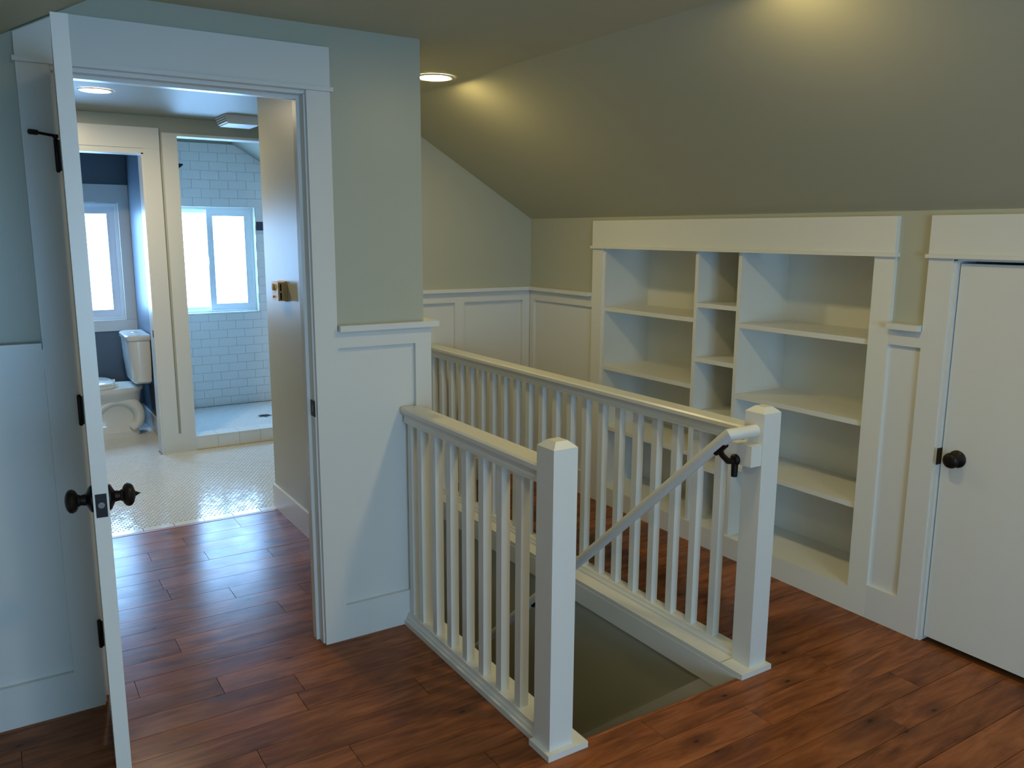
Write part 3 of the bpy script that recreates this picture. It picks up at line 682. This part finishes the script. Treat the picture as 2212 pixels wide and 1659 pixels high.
# trims of the partition
t = root('trim_10', 'cream white post and thin head trim framing the shower opening', 'trim', (1.5, YS, 0), 'structure')
bx('post', (.886, .985, YS-.020, YS, 0, 2.222), TRIM, t); bx('head_trim', (.886, 2.35, YS-.020, YS, 2.222, 2.240), TRIM, t); bx('post_return', (.951, .985, YS, YS+.125, .0, 2.222), TRIM, t)
bx('head_return', (.951, SHX1, YS, YS+.12, 2.222, 2.235), TRIM, t)
bx('base_block', (.868, .886, YS-.018, YS, 0, .137), TRIM, t)
t = root('trim_11', 'cream white casing and header of the toilet room doorway', 'trim', (.35, YS, 0), 'structure')
bx('casing', (.764, .868, YS-.018, YS, 0, 2.130), TRIM, t); bx('casing', (-.125, -.02, YS-.018, YS, 0, 2.130), TRIM, t)
bx('header', (-.125, .869, YS-.022, YS, 2.130, 2.266), TRIM, t)
bx('jamb', (.750, .764, YS-.012, YS+.13, 0, 2.10), TRIM, t); bx('jamb', (-.034, -.02, YS-.012, YS+.13, 0, 2.10), TRIM, t); bx('head_jamb', (-.02, .764, YS-.012, YS+.13, 2.092, 2.130), TRIM, t)
sp = bx('strike_plate', (.7485, .751, YS+.0, YS+.035, .845, .895), BRONZE, t, .001); tag(sp, 'dark strike plate')
bb = bx('baseboard_toilet', (.817, .832, YS+.13, YO-.003, 0, .138), TRIM, None); tag(bb, 'white baseboard behind the toilet along the partition', 'baseboard', None, 'structure')

# toilet: faces -x, tank against the partition
TY = 4.085
t = root('toilet', 'white two-piece toilet with rounded tank and sculpted trapway', 'toilet', (.5, TY, 0))
def oval(x0, x1, hw, n, z, pw=2.3, xb=None):
    """horizontal outline, rounder at the front (x0), squarer at the back (x1)"""
    pts = []; cx = x0+(x1-x0)*.55
    for k in range(n):
        a = 2*math.pi*k/n; c, s = math.cos(a), math.sin(a)
        ex = 2.0 if c < 0 else pw+1.2
        rx = (cx-x0) if c < 0 else (x1-cx)
        pts.append((cx+rx*math.copysign(abs(c)**(2/ex), c), TY+hw*math.copysign(abs(s)**(2/ex), s), z))
    return pts
def loft(bm, levels, n=40):
    R = [[bm.verts.new(p) for p in lv] for lv in levels]
    for i in range(len(R)-1):
        for k in range(n): bm.faces.new((R[i][k], R[i][(k+1)%n], R[i+1][(k+1)%n], R[i+1][k]))
    bm.faces.new(R[0][::-1]); bm.faces.new(R[-1])
n = 40
bm = bmesh.new()
loft(bm, [oval(.17,.715,.122,n,0), oval(.17,.715,.122,n,.045), oval(.185,.700,.112,n,.055), oval(.20,.705,.100,n,.10), oval(.19,.72,.100,n,.18), oval(.13,.735,.120,n,.26), oval(.075,.74,.155,n,.32), oval(.055,.745,.178,n,.355), oval(.05,.76,.182,n,.372), oval(.05,.76,.182,n,.395)])
obj('bowl', bm, CERAM, t, 0, True)
for sgn in (-1, 1):
    bm = bmesh.new(); yy = TY+sgn*.088
    pts = [(.255,.075),(.30,.125),(.37,.185),(.44,.245),(.50,.285),(.57,.298),(.645,.280),(.700,.228),(.718,.160),(.700,.098),(.65,.062)]
    # smooth by midpoint subdivision
    for _ in range(2):
        q = [pts[0]]
        for i in range(len(pts)-1):
            a_, b_ = pts[i], pts[i+1]; q += [(a_[0]*.75+b_[0]*.25, a_[1]*.75+b_[1]*.25), (a_[0]*.25+b_[0]*.75, a_[1]*.25+b_[1]*.75)]
        q.append(pts[-1]); pts = q
    m_ = len(pts)
    tube(bm, [(p[0], yy, p[1]) for p in pts], [.030+.018*math.sin(math.pi*i/(m_-1)) for i in range(m_)], 14); obj('trapway', bm, CERAM, t, 0, True)
bm = bmesh.new()
def tank_outline(x0, x1, hw, z, r):
    pts = []
    for cx, cy, a0 in ((x1-.012, TY+hw-.012, 0), (x0+r, TY+hw-r*1.0, 90), (x0+r, TY-hw+r*1.0, 180), (x1-.012, TY-hw+.012, 270)):
        rr = r if a0 in (90, 180) else .012
        for k in range(6):
            a = math.radians(a0+k*18); pts.append((cx+rr*math.cos(a), cy+rr*math.sin(a), z))
    return pts
def tank_loft(name, lv, m):
    bm = bmesh.new(); loft(bm, lv, 24); return obj(name, bm, m, t, 0, True)
tank_loft('tank', [tank_outline(.690,.800,.195,.425,.05), tank_outline(.676,.808,.208,.438,.06), tank_outline(.662,.812,.216,.60,.065), tank_outline(.654,.812,.219,.755,.068)], CERAM)
ld = tank_loft('tank_lid', [tank_outline(.649,.815,.223,.757,.07), tank_outline(.643,.816,.229,.765,.075), tank_outline(.643,.816,.229,.790,.075), tank_outline(.651,.814,.221,.799,.07)], CERAM)
bm = bmesh.new(); lathe(bm, [(0,.022),(.005,.022),(.007,.019),(.007,0)], (.735, TY, .7985), (0,0,1), 24); obj('flush_button', bm, CHROME, ld, 0, True)
bm = bmesh.new(); loft(bm, [oval(.045,.56,.184,n,.396), oval(.042,.563,.187,n,.402), oval(.042,.563,.187,n,.412), oval(.047,.558,.183,n,.418)]); st = obj('seat', bm, CERAM, t, 0, True)
bm = bmesh.new(); loft(bm, [oval(.045,.56,.185,n,.4185), oval(.042,.562,.187,n,.424), oval(.042,.556,.187,n,.436), oval(.055,.530,.172,n,.446)]); obj('seat_lid', bm, CERAM, t, 0, True)
for sgn in (-1, 1): bm = bmesh.new(); tube(bm, [(.570, TY+sgn*.10, .40), (.570, TY+sgn*.10, .428)], .012, 12); obj('seat_hinge', bm, CERAM, st, 0, True)
for sgn in (-1, 1): bm = bmesh.new(); lathe(bm, [(0,.014),(.012,.013),(.018,.008),(.019,0)], (.42, TY+sgn*.118, .044), (0,0,1), 14); obj('bolt_cap', bm, CERAM, t, 0, True)
